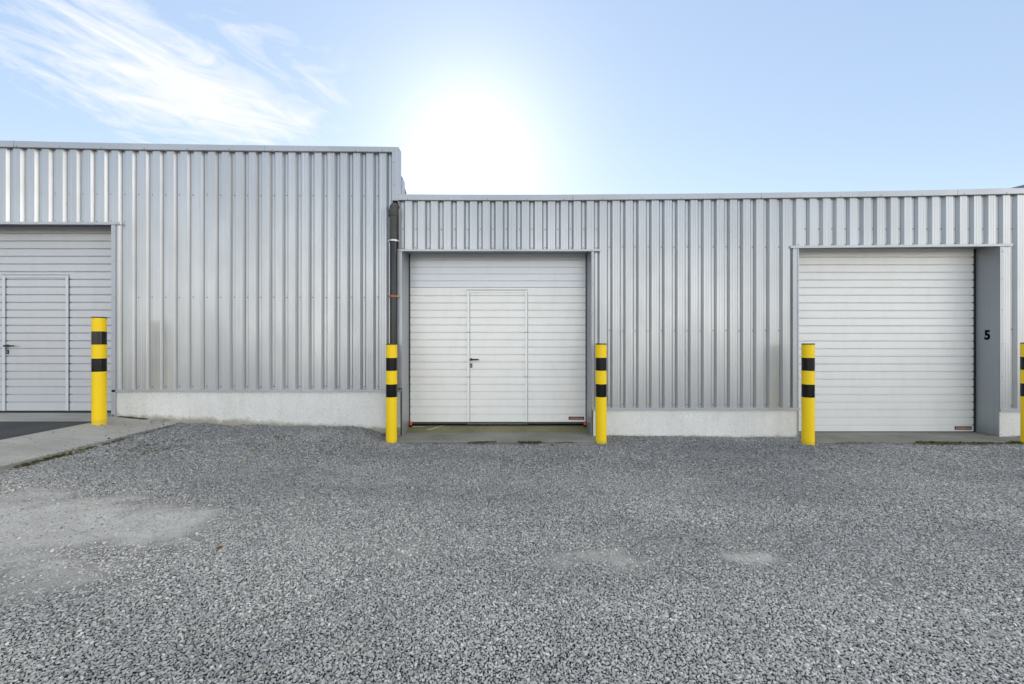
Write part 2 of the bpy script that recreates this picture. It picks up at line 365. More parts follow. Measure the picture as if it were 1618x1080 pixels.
# stones: one mass of gravel, instanced on points
def stones():
    src = bpy.data.collections.new('pebble_shapes')
    for k in range(9):
        bm = bmesh.new(); bmesh.ops.create_icosphere(bm, subdivisions=2 if k < 6 else 1, radius=.5)
        ax = (1., random.uniform(.62, .9), random.uniform(.42, .62))
        pl = [(Vector([random.gauss(0, 1) for _ in range(3)]).normalized(), random.uniform(.30, .42)) for _ in range(7)]
        for v in bm.verts:
            for nrm, d in pl:
                e = v.co.dot(nrm)-d
                if e > 0: v.co -= nrm*e*.92
            v.co = Vector((v.co.x*ax[0], v.co.y*ax[1], v.co.z*ax[2]))*1.15
        me = bpy.data.meshes.new('pebble'); bm.to_mesh(me); bm.free(); me.materials.append(M['stone'])
        if k < 6: me.polygons.foreach_set('use_smooth', [True]*len(me.polygons)); me.set_sharp_from_angle(angle=math.radians(28))
        src.objects.link(bpy.data.objects.new('pebble', me))
    P = []
    def band(y0, y1, dens, smin, smax, mean):
        hx = lambda y: 1.30*y+.75
        area = 2*hx(y1)*(y1-y0); n = int(area*dens)
        # jittered grid = even cover without clumps
        st = 1/math.sqrt(dens); gx = np.arange(-hx(y1), hx(y1), st); gy = np.arange(y0, y1, st)
        X, Y = np.meshgrid(gx, gy); X = X.ravel()+rng.uniform(-.5, .5, X.size)*st*1.15; Y = Y.ravel()+rng.uniform(-.5, .5, Y.size)*st*1.15
        s = np.clip(rng.lognormal(math.log(mean), .30, X.size), smin, smax)
        P.append(np.stack([X, Y, s], -1)[np.abs(X) < hx(Y)])
    band(1.25, 3.0, 14500, .004, .0165, .0086)
    band(3.0, 4.4, 10500, .005, .018, .0097)
    band(4.4, 5.96, 6300, .007, .024, .0130)
    P = np.concatenate(P); x, y, s = P.T
    d = dust(x, y)
    keep = rng.random(len(x)) > np.clip(d*.95-.02, 0, .80)
    keep &= ~((x < XS1-.01) & (rng.random(len(x)) > .004*(1+20*np.exp((x-XS1)/.03))))
    keep &= x > XS0+.02
    keep &= ~((x > -1.64) & (x < 1.18) & (y > 5.60+.03*(vnoise(x, y, 8.)-.5)) & (rng.random(len(x)) > .003))
    keep &= ~((x > 4.24) & (x < 7.42) & (y > 5.585+.04*(vnoise(x, y, 8.)-.5)) & (rng.random(len(x)) > .003))
    keep &= ~(((x < -1.66) | (x > 1.20)) & (y > 5.945))
    for bx, by in ((-1.67, 5.63), (1.24, 5.63), (4.09, 5.58), (7.07, 5.54), (-5.58, 5.48)): keep &= np.hypot(x-bx, y-by) > .074
    x, y, s, d = x[keep], y[keep], s[keep], d[keep]
    n = len(x)
    z = H(x, y)
    on = x < XS1+.01; z = np.where(on, np.interp(x, [XS0, XS1], [.315, .222]), z)
    z = np.where((x > -1.64) & (x < 1.18) & (y > 5.61), .034, z); z = np.where((x > 4.24) & (x < 7.42) & (y > 5.60), .026, z)
    sunk = np.where(d > .3, .02, .0)
    z = z+s*(.16+.34*rng.random(n)*(d < .4)-sunk*0)
    s = np.where(d > .45, s*np.clip(rng.lognormal(-.35, .4, n), .4, 1.5), s)
    me = bpy.data.meshes.new('gravel_stones'); me.vertices.add(n)
    me.vertices.foreach_set('co', np.stack([x, y, z], -1).astype(np.float32).ravel())
    rot = np.stack([rng.normal(0, .38, n), rng.normal(0, .38, n), rng.uniform(0, 6.283, n)], -1).astype(np.float32)
    a = me.attributes.new('rot', 'FLOAT_VECTOR', 'POINT'); a.data.foreach_set('vector', rot.ravel())
    a = me.attributes.new('siz', 'FLOAT', 'POINT'); a.data.foreach_set('value', (s*1.18).astype(np.float32))
    damp_shade = .70+.30*sstep(5.0, 3.2, y)+(vnoise(x*.5+2, y*1.6, 1.5)-.5)*.30+(vnoise(x, y, 4.5)-.5)*.16  # facade shade put into the stone colour, plus noise-shaped damp patches
    damp_shade = damp_shade+.12*sstep(3.6, 2.0, y); damp_shade = damp_shade+.18*np.clip(d*2, 0, 1)  # stones lightened towards the camera and on dust
    a = me.attributes.new('damp_shade', 'FLOAT', 'POINT'); a.data.foreach_set('value', np.clip(damp_shade, .45, 1.4).astype(np.float32))
    a = me.attributes.new('pick', 'INT', 'POINT'); a.data.foreach_set('value', rng.integers(0, 9, n).astype(np.int32))
    o = bpy.data.objects.new('gravel_stones', me); COL.objects.link(o); me.materials.append(M['stone'])
    tag(o, 'loose grey crushed stones covering the yard', None, None, 'stuff')
    g = bpy.data.node_groups.new('scatter', 'GeometryNodeTree')
    g.interface.new_socket('Geometry', in_out='INPUT', socket_type='NodeSocketGeometry')
    g.interface.new_socket('Geometry', in_out='OUTPUT', socket_type='NodeSocketGeometry')
    N = g.nodes.new; gi = N('NodeGroupInput'); go = N('NodeGroupOutput'); ip = N('GeometryNodeInstanceOnPoints'); ci = N('GeometryNodeCollectionInfo')
    ci.inputs['Collection'].default_value = src; ci.inputs['Separate Children'].default_value = True; ci.inputs['Reset Children'].default_value = True
    def attr(nm, ty):
        q = N('GeometryNodeInputNamedAttribute'); q.data_type = ty; q.inputs['Name'].default_value = nm
        return next(s for s in q.outputs if s.name == 'Attribute' and s.enabled)
    L = g.links.new
    L(gi.outputs[0], ip.inputs['Points']); L(ci.outputs[0], ip.inputs['Instance']); ip.inputs['Pick Instance'].default_value = True
    L(attr('pick', 'INT'), ip.inputs['Instance Index']); L(attr('siz', 'FLOAT'), ip.inputs['Scale'])
    e2r = N('FunctionNodeEulerToRotation'); L(attr('rot', 'FLOAT_VECTOR'), e2r.inputs[0]); L(e2r.outputs[0], ip.inputs['Rotation'])
    L(ip.outputs[0], go.inputs[0])
    md = o.modifiers.new('scatter', 'NODES'); md.node_group = g
    print('stones', n)
stones()

def moss():
    b = MB()
    def tuft(x, y, z, r):
        for _ in range(random.randint(5, 9)):
            a = random.uniform(0, 6.283); t = random.uniform(.3, 1.2); w = r*random.uniform(.25, .5)
            cx, cy = x+random.gauss(0, r*.6), y+random.gauss(0, r*.6)
            p = Vector((cx, cy, z)); q = p+Vector((math.cos(a)*r*t, math.sin(a)*r*t, r*random.uniform(.3, 1.0)))
            s = Vector((-math.sin(a), math.cos(a), 0))*w
            b.poly([p-s, p+s, q+s*.4, q-s*.4], M['moss'])
    def line(x0, y0, x1, y1, n, sp, r, zf, gate=.5):
        for _ in range(n):
            t = random.random(); x = x0+(x1-x0)*t+random.gauss(0, sp); y = y0+(y1-y0)*t+random.gauss(0, sp)
            if float(vnoise(x+3, y*2, 4.)) < gate: continue
            tuft(x, y, zf(x, y), r*random.uniform(.5, 1.3))
    g = lambda x, y: float(H(x, y))+.008
    line(XS1+.03, 3.9, XS1+.02, 5.0, 420, .035, .012, g, .35)
    line(-4.55, 4.3, -4.1, 4.9, 260, .22, .010, g, .5)
    line(XS1+.01, 5.0, XS1+.0, 5.9, 120, .02, .009, g, .45)
    line(-5.75, 5.93, -5.1, 5.93, 260, .014, .011, lambda x, y: strip_z(x), .35)
    line(-.68, 5.597, .40, 5.597, 520, .016, .014, lambda x, y: .024, .36)
    line(.35, 5.61, 1.1, 5.60, 90, .015, .009, lambda x, y: .022, .5)
    line(5.4, 5.60, 7.3, 5.56, 520, .03, .015, lambda x, y: .022, .42)
    line(4.4, 5.59, 5.5, 5.59, 90, .015, .009, lambda x, y: .02, .5)
    line(-3.3, 5.3, -2.9, 5.35, 60, .06, .012, g, .3)
    line(.9, 5.35, 3.5, 5.5, 60, .08, .010, g, .6)
    tag(b.build('moss', fix=False), 'green moss along the concrete and gravel edges', None, None, 'stuff')
moss()

# ------------------------------------------------------------ cladding
CW, FL, DEP = .103, .022, .038
ribsL = [20.7, 43.2, 65.8, 88.0, 109.9, 131.9, 153.9, 175.9, 197.9, 219.8, 241.5, 263.2, 284.8, 306.4, 328.8, 350.4, 372.0, 392.9, 413.9, 434.7, 455.4, 476.2, 496.7, 517.3, 537.7, 558.0, 578.6, 599.4, 620.0]
ribsL = [20.7-22.7*k for k in range(18, 0, -1)]+ribsL
ribsR = [619.2, 639.8, 660.2, 680.7, 701.2, 721.8, 742.4, 762.8, 783.2, 804.0, 824.7, 845.3, 865.9, 886.3, 906.6, 927.1, 947.6, 968.0, 988.7, 1009.2, 1029.8, 1050.3, 1070.8, 1091.4, 1112.1, 1132.8, 1153.6, 1174.4, 1195.2, 1216.1, 1237.1, 1258.3, 1279.6, 1300.8, 1321.9, 1343.2, 1364.8, 1386.2, 1407.6, 1429.1, 1451.1, 1473.1, 1495, 1516.9, 1539.2, 1562, 1585, 1607.8]
ribsR = ribsR+[1607.8+22.9*k for k in range(1, 22)]
def profile(ribs):
    P = []
    xs = [PX(r, YF) for r in ribs]
    for i, x in enumerate(xs[:-1]):
        nx = xs[i+1]
        P += [(x, 0)]
        for u in (.030, .068):                 # two rolled-in pencil grooves on each crest
            P += [(x+u, 0), (x+u+.0025, .0022), (x+u+.005, .0022), (x+u+.0075, 0)]
        P += [(x+CW, 0), (x+CW+FL, DEP), (x+CW+FL+.0008, DEP+.008), (x+CW+FL+.005, DEP+.008), (x+CW+FL+.0055, DEP), (nx-FL-.0055, DEP), (nx-FL-.005, DEP+.008), (nx-FL-.0008, DEP+.008), (nx-FL, DEP)]
    P.append((xs[-1], 0)); return P
def clad(b, P, x0, x1, z0, z1):
    """corrugated sheet between x0 and x1; z0 and z1 are functions of x"""
    xs = [p[0] for p in P]; ys_ = [p[1] for p in P]
    pts = [(x0, interp(x0, xs, ys_))]+[p for p in P if x0+1e-5 < p[0] < x1-1e-5]+[(x1, interp(x1, xs, ys_))]
    for (xa, da), (xb, db) in zip(pts[:-1], pts[1:]):
        b.poly([(xa, YF+da, z0(xa)), (xb, YF+db, z0(xb)), (xb, YF+db, z1(xb)), (xa, YF+da, z1(xa))], M['clad'])
def screw(b, x, y, z, r=.0085):
    n = 8; ring = [(x+r*math.cos(2*math.pi*j/n), z+r*math.sin(2*math.pi*j/n)) for j in range(n)]
    b.poly([(p[0], y-.005, p[1]) for p in ring][::-1], M['screw'])
    for j in range(n):
        q = ring[(j+1) % n]; p = ring[j]
        b.poly([(p[0], y, p[1]), (q[0], y, q[1]), (q[0], y-.005, q[1]), (p[0], y-.005, p[1])], M['screw'])
def screws(b, ribs, x0, x1, rows):
    for r in ribs:
        xr = PX(r, YF)-FL-.018
        if x0+.01 < xr < x1-.01:
            for zr in rows:
                zz = zr(xr) if callable(zr) else zr
                screw(b, xr+random.uniform(-.003, .003), YF+DEP, zz+random.uniform(-.004, .004))
fnY = lambda pts, Y: (lambda x: interp(x, [PX(p, Y) for p, _ in pts], [PZ(q, Y) for _, q in pts]))
YC = YF-.03                                   # cap and flashing front
ctopL = fnY([(-600, 213), (0, 221), (110, 223.8), (330, 227.6), (630, 231.3)], YC)
cbotL = fnY([(-600, 223), (0, 231.2), (220, 235.6), (420, 237.6), (630, 239.4)], YC)
ctopR = fnY([(620, 306.2), (850, 306.8), (905, 306.6), (1070, 305.3), (1204, 303.8), (1440, 300.4), (1513, 298.7), (1618, 296.2), (2200, 282)], YC)
cbotR = fnY([(620, 315.2), (850, 315.9), (905, 315.5), (1070, 313.9), (1204, 312.4), (1440, 309.2), (1513, 307.5), (1618, 305.2), (2200, 292)], YC)
XSPLIT = PX(629.3, YC)                        # where the tall hall ends
XL0, XR1 = -14.0, 13.6

def cap(b, joints, top, bot, depth=.34):
    for k in range(len(joints)-1):
        x0, x1 = joints[k], joints[k+1]; e = .0012*(k % 2)
        n = 6
        for i in range(n):
            a, c = x0+(x1-x0)*i/n, x0+(x1-x0)*(i+1)/n
            if i == n-1: c -= .0035 if k < len(joints)-2 else 0
            ta, tc, ba, bc = top(a), top(c), bot(a), bot(c)
            yf = YC-e
            b.poly([(a, yf, ba), (c, yf, bc), (c, yf, tc-.006), (a, yf, ta-.006)], M['trim'])
            b.poly([(a, yf, ta-.006), (c, yf, tc-.006), (c, yf+.008, tc), (a, yf+.008, ta)], M['trim'])
            b.poly([(a, yf+.008, ta), (c, yf+.008, tc), (c, yf+depth, tc-.02), (a, yf+depth, ta-.02)], M['trim'])
            b.poly([(a, yf+depth, ta-.02), (c, yf+depth, tc-.02), (c, yf+depth, tc-.14), (a, yf+depth, ta-.14)], M['trim'])
            b.poly([(a, yf, ba), (c, yf, bc), (c, yf+.012, bc-.006), (a, yf+.012, ba-.006)], M['trim'])    # drip kick
            b.poly([(a, yf+.012, ba-.006), (c, yf+.012, bc-.006), (c, yf+.075, bc+.01), (a, yf+.075, ba+.01)], M['trim'])
def cap_screws(b, pxs, bot, e=0):
    for p in pxs:
        x = PX(p, YC); screw(b, x, YC-.001, bot(x)+.013, .006)

def lintel(b, x0, x1, zlip, lip=.036, back=6.3, soff=.04):
    """L flashing over an opening plus the soffit behind it; zlip(x) is the lower edge"""
    n = 5
    for i in range(n):
        a, c = x0+(x1-x0)*i/n, x0+(x1-x0)*(i+1)/n; za, zc = zlip(a), zlip(c)
        b.hexa([(a, YF-.022, za), (c, YF-.022, zc), (c, YF-.012, zc), (a, YF-.012, za), (a, YF-.022, za+lip), (c, YF-.022, zc+lip), (c, YF-.012, zc+lip), (a, YF-.012, za+lip)], M['trim'])
    b.hexa([(a, YF-.0118, za+.001), (c, YF-.0118, zc+.001), (c, YF+.0455, zc+.012), (a, YF+.0455, za+.012), (a, YF-.0118, za+.006), (c, YF-.0118, zc+.006), (c, YF+.0455, zc+.017), (a, YF+.0455, za+.017)], M['trim'])

# ------------------------------------------------------------ sectional doors
def door_skin(b, x0, x1, Y, zb, zt, lines, mat, g=.018, hgt=.019):
    prof = [(Y, zb)]
    for z in sorted(lines):
        if zb+.02 < z < zt-.02: prof += [(Y, z-hgt*.6), (Y+g*.8, z-hgt*.1), (Y+g, z+hgt*.45), (Y, z+hgt*.5)]
    prof.append((Y, zt))
    for (ya, za), (yb, zb_) in zip(prof[:-1], prof[1:]):
        b.poly([(x0, ya, za), (x1, ya, za), (x1, yb, zb_), (x0, yb, zb_)], mat)
    b.box(x0, x1, Y+.021, Y+.05, zb, zt, mat)
def text_mesh(s, size, depth, mat, name, parent, M4, offset=0., sx=1.):
    cu = bpy.data.curves.new(name, 'FONT'); cu.body = s; cu.size = size; cu.extrude = depth; cu.offset = offset
    cu.align_x = 'CENTER'; cu.align_y = 'CENTER'
    tmp = bpy.data.objects.new(name, cu); COL.objects.link(tmp)
    dg = bpy.context.evaluated_depsgraph_get(); me = bpy.data.meshes.new_from_object(tmp.evaluated_get(dg))
    bpy.data.objects.remove(tmp); bpy.data.curves.remove(cu)
    me.transform(M4 @ Matrix.Diagonal((sx, 1, 1, 1))); me.materials.clear(); me.materials.append(mat)
    o = bpy.data.objects.new(name, me); COL.objects.link(o); o.parent = parent; o.matrix_parent_inverse = world_inv(parent); return o
FRONT = lambda x, y, z: Matrix.Translation((x, y, z)) @ Matrix.Rotation(math.radians(90), 4, 'X')
def name_plate(door, px0, px1, py0, py1, Y):
    x0, x1, z0, z1 = PX(px0, Y), PX(px1, Y), PZ(py1, Y), PZ(py0, Y)
    b = MB(); b.box(x0, x1, Y-.004, Y-.0005, z0, z1, M['navy']); p = b.build('name_plate', door)
    tag(p, 'small navy plate with orange capital lettering')
    h = z1-z0
    o = text_mesh('HÖRMANN', 1., .0006, M['orangetext'], 'lettering', door, Matrix.Identity(4), .01, 1.)
    vx = [v.co.x for v in o.data.vertices]; vy = [v.co.y for v in o.data.vertices]
    kx = (x1-x0)*.84/(max(vx)-min(vx)); ky = h*.66/(max(vy)-min(vy))
    o.data.transform(FRONT((x0+x1)/2, Y-.0052, (z0+z1)/2) @ Matrix.Diagonal((kx, ky, 1, 1)) @ Matrix.Translation((-(max(vx)+min(vx))/2, -(max(vy)+min(vy))/2, 0)))
def handle_set(door, cx, zc, Y, keyz, lx):
    b = MB()
    b.tube([(cx, Y-.001, zc), (cx, Y-.012, zc)], .021, M['black'], 20)
    b.tube([(cx, Y-.010, zc), (cx, Y-.045, zc)], .010, M['black'], 12)
    b.tube([(cx-.006, Y-.045, zc), (cx+.03, Y-.052, zc), (lx-.02, Y-.052, zc), (lx+.01, Y-.048, zc)], [.013, .0125, .012, .009], M['black'], 12)
    b.build('handle', door, smooth=True)
    b = MB()
    b.box(cx-.016, cx+.016, Y-.010, Y-.001, keyz-.033, keyz+.033, M['black'])
    b.box(cx-.006, cx+.006, Y-.013, Y-.0101, keyz-.016, keyz+.012, M['stud'])
    b.build('lock', door, bevel=.0015)
def wicket(door, pxl, pxr, pyt, zb, Y, mat, joints, w=.042, lines=()):
    xl, xr, zt = PX(pxl, Y), PX(pxr, Y), PZ(pyt, Y)
    b = MB(); zs = [zb]+sorted(joints)+[zt]
    for i in range(len(zs)-1):
        a, c = zs[i]+(.004 if i else 0), zs[i+1]-(.004 if i < len(zs)-2 else 0)
        for x in (xl, xr-w):
            b.box(x, x+w, Y-.016, Y-.0005, a, c, mat)
    b.box(xl+w+.0005, xr-w-.0005, Y-.011, Y-.0005, zt-.036, zt, mat)
    b.box(xl-.006, xr+.006, Y-.022, Y-.0005, zt+.0005, zt+.013, M['reveal'])
    b.build('wicket_frame', door, bevel=.002)
    b = MB()
    for z in joints:
        for x in (xl, xr-w): b.box(x-.002, x+w+.002, Y-.008, Y-.0004, z-.0035, z+.0035, M['rubber'])
    b.box(xr+.0005, xr+.006, Y-.006, Y-.0004, zb, zt-.02, M['grubber'])
    b.box(xl+w+.0008, xl+w+.006, Y-.004, Y-.0004, zb, zt-.038, M['grubber'])
    for z in lines:
        if zb+.03 < z < zt-.05:
            for x in (xl+w+.006, xr+.008): b.box(x, x+.010, Y-.005, Y-.0003, z-.007, z+.005, M['rubber'])
    b.build('frame_gasket', door)

def reveal(parent, X, y1, z0, z1, side, plate_z, w=.004):
    """metal cheek of an opening; side=+1 looks towards +X"""
    xa, xb = (X-w, X) if side > 0 else (X, X+w)
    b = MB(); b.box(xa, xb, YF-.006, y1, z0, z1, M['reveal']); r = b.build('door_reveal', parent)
    b = MB(); xa2, xb2 = (X+.0005, X+.003) if side > 0 else (X-.003, X-.0005)
    b.box(xa2, xb2, YF-.004, y1-.004, z0, plate_z, M['galv']); tag(b.build('kick_plate', parent), 'lower galvanised plate on the door cheek')
    return r

# ============================================================ TALL HALL (left)
hallL = empty('warehouse', (-7, YF, 0), 'taller left warehouse of ribbed silver cladding on a pale concrete plinth, with grey sectional door', 'warehouse', 'warehouses in the row')
PL = profile(ribsL)
zsL = PZ(615.0, YF)                           # top of plinth flashing
xdoorL = PX(176.3, YF); xtrimL = PX(184.0, YF)
lipL = fnY([(-600, 352.8), (0, 353.6), (190, 354.4)], YF-.022)
b = MB()
clad(b, PL, XL0, PX(184.0, YF), lambda x: lipL(x)+.012, lambda x: cbotL(x)+.02)
clad(b, PL, PX(184.0, YF), PX(620.5, YF), lambda x: zsL,
     lambda x: cbotL(x)+.02)
clad(b, PL, PX(180.0, YF), PX(184.0, YF), lambda x: zsL, lambda x: lipL(x)+.012)
if 0: clad(b, PL, 0, 1, lambda x: zsL, lambda x: cbotL(x)+.02)
screws(b, ribsL, XL0, xtrimL+.12, [lambda x: PZ(interp(x, [-8, 0], [305, 310]), YF+DEP), lambda x: lipL(x)+.065])
screws(b, ribsL, xtrimL+.12, PX(614, YF), [lambda x: PZ(interp(x, [-8, 0], [305.5, 311]), YF+DEP), PZ(469.5, YF+DEP), zsL+.04])
b.build('cladding', hallL, fix=False)
b = MB()
jl = [XL0, PX(-370, YC), PX(22, YC), PX(418, YC), XSPLIT]
cap(b, jl, ctopL, cbotL, .16)
# vertical return leg at the end of the tall hall
xa, xb = PX(619.3, YC), XSPLIT
b.box(xa, xb, YC-.003, YC+.006, PZ(316.5, YC), cbotL(xb)+.004, M['trim'])
b.box(xb-.004, xb+.0003, YC+.0065, YC+.16, PZ(322, YC), ctopL(xb)-.002, M['trim'])
for py in (256, 292): screw(b, PX(622.3, YC), YC-.003, PZ(py, YC), .006)
cap_screws(b, [-40, 26, 94, 160, 228, 296, 362, 430, 496, 562, 604], cbotL)
b.build('parapet_cap', hallL, fix=False)
b = MB()
lintel(b, XL0, PX(190.2, YF), lipL)
b.box(XL0, xdoorL+.0, YF+.046, 6.30, PZ(356.6, 6.25), PZ(356.6, 6.25)+.01, M['trim'])
b.build('lintel', hallL)
b = MB()
b.box(xdoorL+.005, PX(183.6, YF), YF-.012, YF+.046, .345, lipL(-6)-.002, M['trim'])
for py in (366, 412, 470, 528, 586): screw(b, PX(182, YF), YF-.012, PZ(py, YF), .005)
b.build('door_trim', hallL)
ZL = .317
reveal(hallL, xdoorL, 6.29, ZL, lipL(-6)+.03, -1, ZL+.5)
b = MB(); b.box(XL0, XL0+.3, 6.0, 24, ZL, 3.6, M['clad']); b.box(XL0, XSPLIT-.1, 24.005, 24.15, 0, 3.55, M['clad']); b.box(XSPLIT-.16, XSPLIT-.101, 6.62, 24, 0, 3.34, M['roof'])
b.box(xdoorL+.006, XSPLIT-.03, 6.0, 6.12, zsL-.02, 4.05, M['roof']); b.box(XL0, xdoorL+.006, 6.0, 6.12, 3.24, 4.0, M['roof'])
b.build('wall', hallL)
b = MB(); b.box(XL0, XSPLIT-.10, 6.13, 24, 3.35, 3.55, M['roof']); b.build('roof', hallL)
b = MB()                                       # stepped side parapet seen above the low roof
b.prism_x([(6.09, 3.2), (6.09, 3.905), (6.12, 3.905), (6.262, 3.872), (6.262, 3.2)], XSPLIT-.12, XSPLIT+.006, M['trim'])
for z in (3.87, 3.76, 3.63): b.box(XSPLIT+.006, XSPLIT+.010, 6.105, 6.117, z, z+.012, M['screw'])
tag(b.build('side_parapet', hallL), 'low silver return behind the front parapet')
b = MB()
b.prism_x([(6.265, 3.2), (6.265, 3.81), (6.31, 3.80), (6.42, 3.74), (6.50, 3.70), (6.60, 3.70), (6.60, 3.2)], XSPLIT-.16, XSPLIT-.002, M['brick'])
tag(b.build('gable_upstand', hallL), 'brown weathered upstand behind the silver return')
xpr = PX(632.5, YF+.01)
b = MB()
n = 24; xs_ = [PX(179.2, YF+.01)+(xpr-PX(179.2, YF+.01))*i/n for i in range(n+1)]
b.box(xs_[0], xs_[-1], YF+.010, 6.14, -.3, PZ(618.6, YF), M['plinth'])
b.build('plinth', hallL, bevel=.004)
b = MB()
xj = [PX(177.5, YF), PX(374, YF), PX(477, YF), PX(634.4, YF)]
for k in range(3):
    e = .0012*(k % 2)
    b.prism_x([(YF-.012-e, PZ(618.8, YF)), (YF-.012-e, zsL-.004), (YF-.006-e, zsL), (YF+.06, zsL+.006), (YF+.06, PZ(618.8, YF)+.001), (YF+.004, PZ(618.8, YF)+.001), (YF+.004, PZ(618.8, YF))], xj[k]+.0015, xj[k+1]-.0015, M['trim'])
b.build('base_flashing', hallL)
# door of the tall hall
YD = 6.25
dl = bpy.data.objects
b = MB(); zb, zt = PZ(648.3, YD), PZ(350, YD)
linesL = [PZ(428.9+12.12*k, YD) for k in range(-6, 18)]
door_skin(b, XL0, PX(177.6, YD), YD, zb, zt, linesL, M['silverdoor'])
doorL = b.build('garage_door', hallL, fix=False); tag(doorL, 'silver grey ribbed sectional door with wicket door')
wicket(doorL, 5.2, 109.3, 434.5, zb, YD, M['silverframe'], [PZ(501.5, YD), PZ(574.5, YD)], .040, linesL)
handle_set(doorL, PX(12.6, YD), PZ(546, YD), YD, PZ(555.6, YD), PX(26.5, YD))
b = MB(); b.box(XL0, xdoorL-.001, YD+.004, YD+.045, ZL+.0015, zb-.0005, M['rubber']); b.build('bottom_seal', doorL)

# ============================================================ LOW HALL (right)
hallR = empty('warehouse', (4, YF, 0), 'lower right warehouse of ribbed silver cladding with a white door and a light grey door', 'warehouse', 'warehouses in the row')
PR = profile(ribsR)
zsR = PZ(643.8, YF); zsR2 = PZ(645.2, YF)
xmL, xmR = PX(635.5, YF), PX(934.5, YF)       # middle opening
xrL, xrR = PX(1261.5, YF), PX(1579.0, YF)     # right opening
lipM = lambda x: PZ(396.4, YF-.022)
lipR = fnY([(1248, 391.6), (1598, 388.4), (2200, 384)], YF-.022)
ctop = lambda x: cbotR(x)+.02
b = MB()
X0 = PX(629.8, YF)
xe1, xe2, xe3 = PX(948.6, YF), PX(1247.8, YF), PX(1597.6, YF)
clad(b, PR, X0, PX(938.0, YF), lambda x: lipM(x)+.012, ctop)
clad(b, PR, PX(938.0, YF), PX(1252.2, YF), lambda x: zsR, ctop)
clad(b, PR, PX(1252.2, YF), PX(1585.0, YF), lambda x: lipR(x)+.012, ctop)
clad(b, PR, PX(1585.0, YF), XR1, lambda x: zsR2, ctop)
clad(b, PR, PX(1252.2, YF), PX(1258.5, YF), lambda x: zsR, lambda x: lipR(x)+.012)
clad(b, PR, PX(1581., YF), PX(1585, YF), lambda x: zsR2, lambda x: lipR(x)+.012)
screws(b, ribsR, X0, xe1, [PZ(361.8, YF+DEP), lipM(0)+.06])
screws(b, ribsR, xe1, xe2+.05, [PZ(390.0, YF+DEP), PZ(522.0, YF+DEP), zsR+.04])
screws(b, ribsR, xe2+.05, xe3, [PZ(361.3, YF+DEP), lambda x: lipR(x)+.055])
screws(b, ribsR, xe3, XR1, [PZ(361.3, YF+DEP), PZ(520.0, YF+DEP), zsR2+.04])
b.build('cladding', hallR, fix=False)
b = MB()
jr = [XSPLIT+.002, PX(905.2, YC), PX(1203.6, YC), PX(1513.5, YC), PX(1830, YC), XR1]
cap(b, jr, ctopR, cbotR, .30)
b.box(PX(620.4, YC), XSPLIT+.001, YC-.0045, YC-.0032, PZ(315.4, YC), PZ(306.6, YC)-.02, M['trim'])
cap_screws(b, [644, 708, 770, 832, 891, 952, 1014.5, 1075.5, 1137.5, 1203, 1264, 1328.5, 1392, 1457, 1523, 1590.5, 1660], cbotR)
b.build('parapet_cap', hallR, fix=False)
b = MB(); lintel(b, PX(628.2, YF), xe1, lipM, .030)
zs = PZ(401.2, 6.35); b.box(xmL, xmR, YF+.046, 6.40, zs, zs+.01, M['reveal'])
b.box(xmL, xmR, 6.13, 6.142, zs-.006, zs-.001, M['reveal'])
b.build('lintel', hallR)
b = MB(); lintel(b, xe2, xe3, lipR, .036)
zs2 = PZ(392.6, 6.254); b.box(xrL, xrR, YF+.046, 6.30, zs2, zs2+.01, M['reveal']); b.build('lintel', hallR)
b = MB(); b.box(PX(627.6, YF), xmL, YF-.012, YF-.004, PZ(612.8, YF), lipM(0)-.001, M['trim'])
b.build('door_trim', hallR)
b = MB(); b.box(xmR, PX(938.3, YF), YF-.008, YF-.002, zsR, lipM(0)-.001, M['trim'])
for py in (404, 448, 495, 545, 593, 635): screw(b, PX(936.3, YF), YF-.008, PZ(py, YF), .005)
b.build('door_trim', hallR)
b = MB(); b.box(PX(1252.4, YF), xrL, YF-.006, YF+.046, zsR, lipR(4.2)-.001, M['trim']); b.box(PX(1259.6, YF), xrL, YF-.012, YF-.0062, zsR, lipR(4.2)-.001, M['trim'])
for py in (444, 493, 543, 596, 636): screw(b, PX(1260.6, YF), YF-.012, PZ(py, YF), .005)
b.build('door_trim', hallR)
b = MB(); b.box(xrR, PX(1584.8, YF), YF-.010, YF-.003, zsR2, lipR(7.2)-.001, M['trim'])
for py in (397, 441, 489, 543, 594, 636): screw(b, PX(1582.5, YF), YF-.010, PZ(py, YF), .005)
b.build('door_trim', hallR)
r1 = reveal(hallR, xmL, 6.39, .034, zs, 1, PZ(612.5, YF))
r2 = reveal(hallR, xmR, 6.39, .034, zs, -1, PZ(612.5, YF)-.2)
r3 = reveal(hallR, xrL, 6.29, .027, zs2, 1, PZ(644, YF))
r4 = reveal(hallR, xrR, 6.29, .024, zs2, -1, PZ(643, YF))
# door number on the cheek
Y5 = xrR*F/(1560.2-CX)
R5 = Matrix.Translation((xrR-.0035, Y5, PZ(529.6, Y5))) @ Matrix(((0, 0, -1, 0), (-1, 0, 0, 0), (0, 1, 0, 0), (0, 0, 0, 1)))
text_mesh('5', .192, .0006, M['matt'], 'door_number', hallR, R5, .0085, .80)
b = MB()
for xa, xb, z0 in ((PX(631, YF), xmL-.005, 0.0), (xmR+.005, xrL-.005, 0.), (xrR+.005, XR1, 0.)): b.box(xa, xb, 6.0, 6.12, z0-.2, 3.45, M['roof'])
b.box(xmL-.005, xmR+.005, 6.0, 6.12, zs+.02, 3.45, M['roof']); b.box(xrL-.005, xrR+.005, 6.0, 6.12, zs2+.02, 3.43, M['roof'])
b.box(XR1-.1, XR1, 6.13, 24, 0, 3.4, M['clad']); b.box(XSPLIT-.09, XR1, 24.005, 24.15, 0, 3.42, M['clad'])
b.build('wall', hallR)
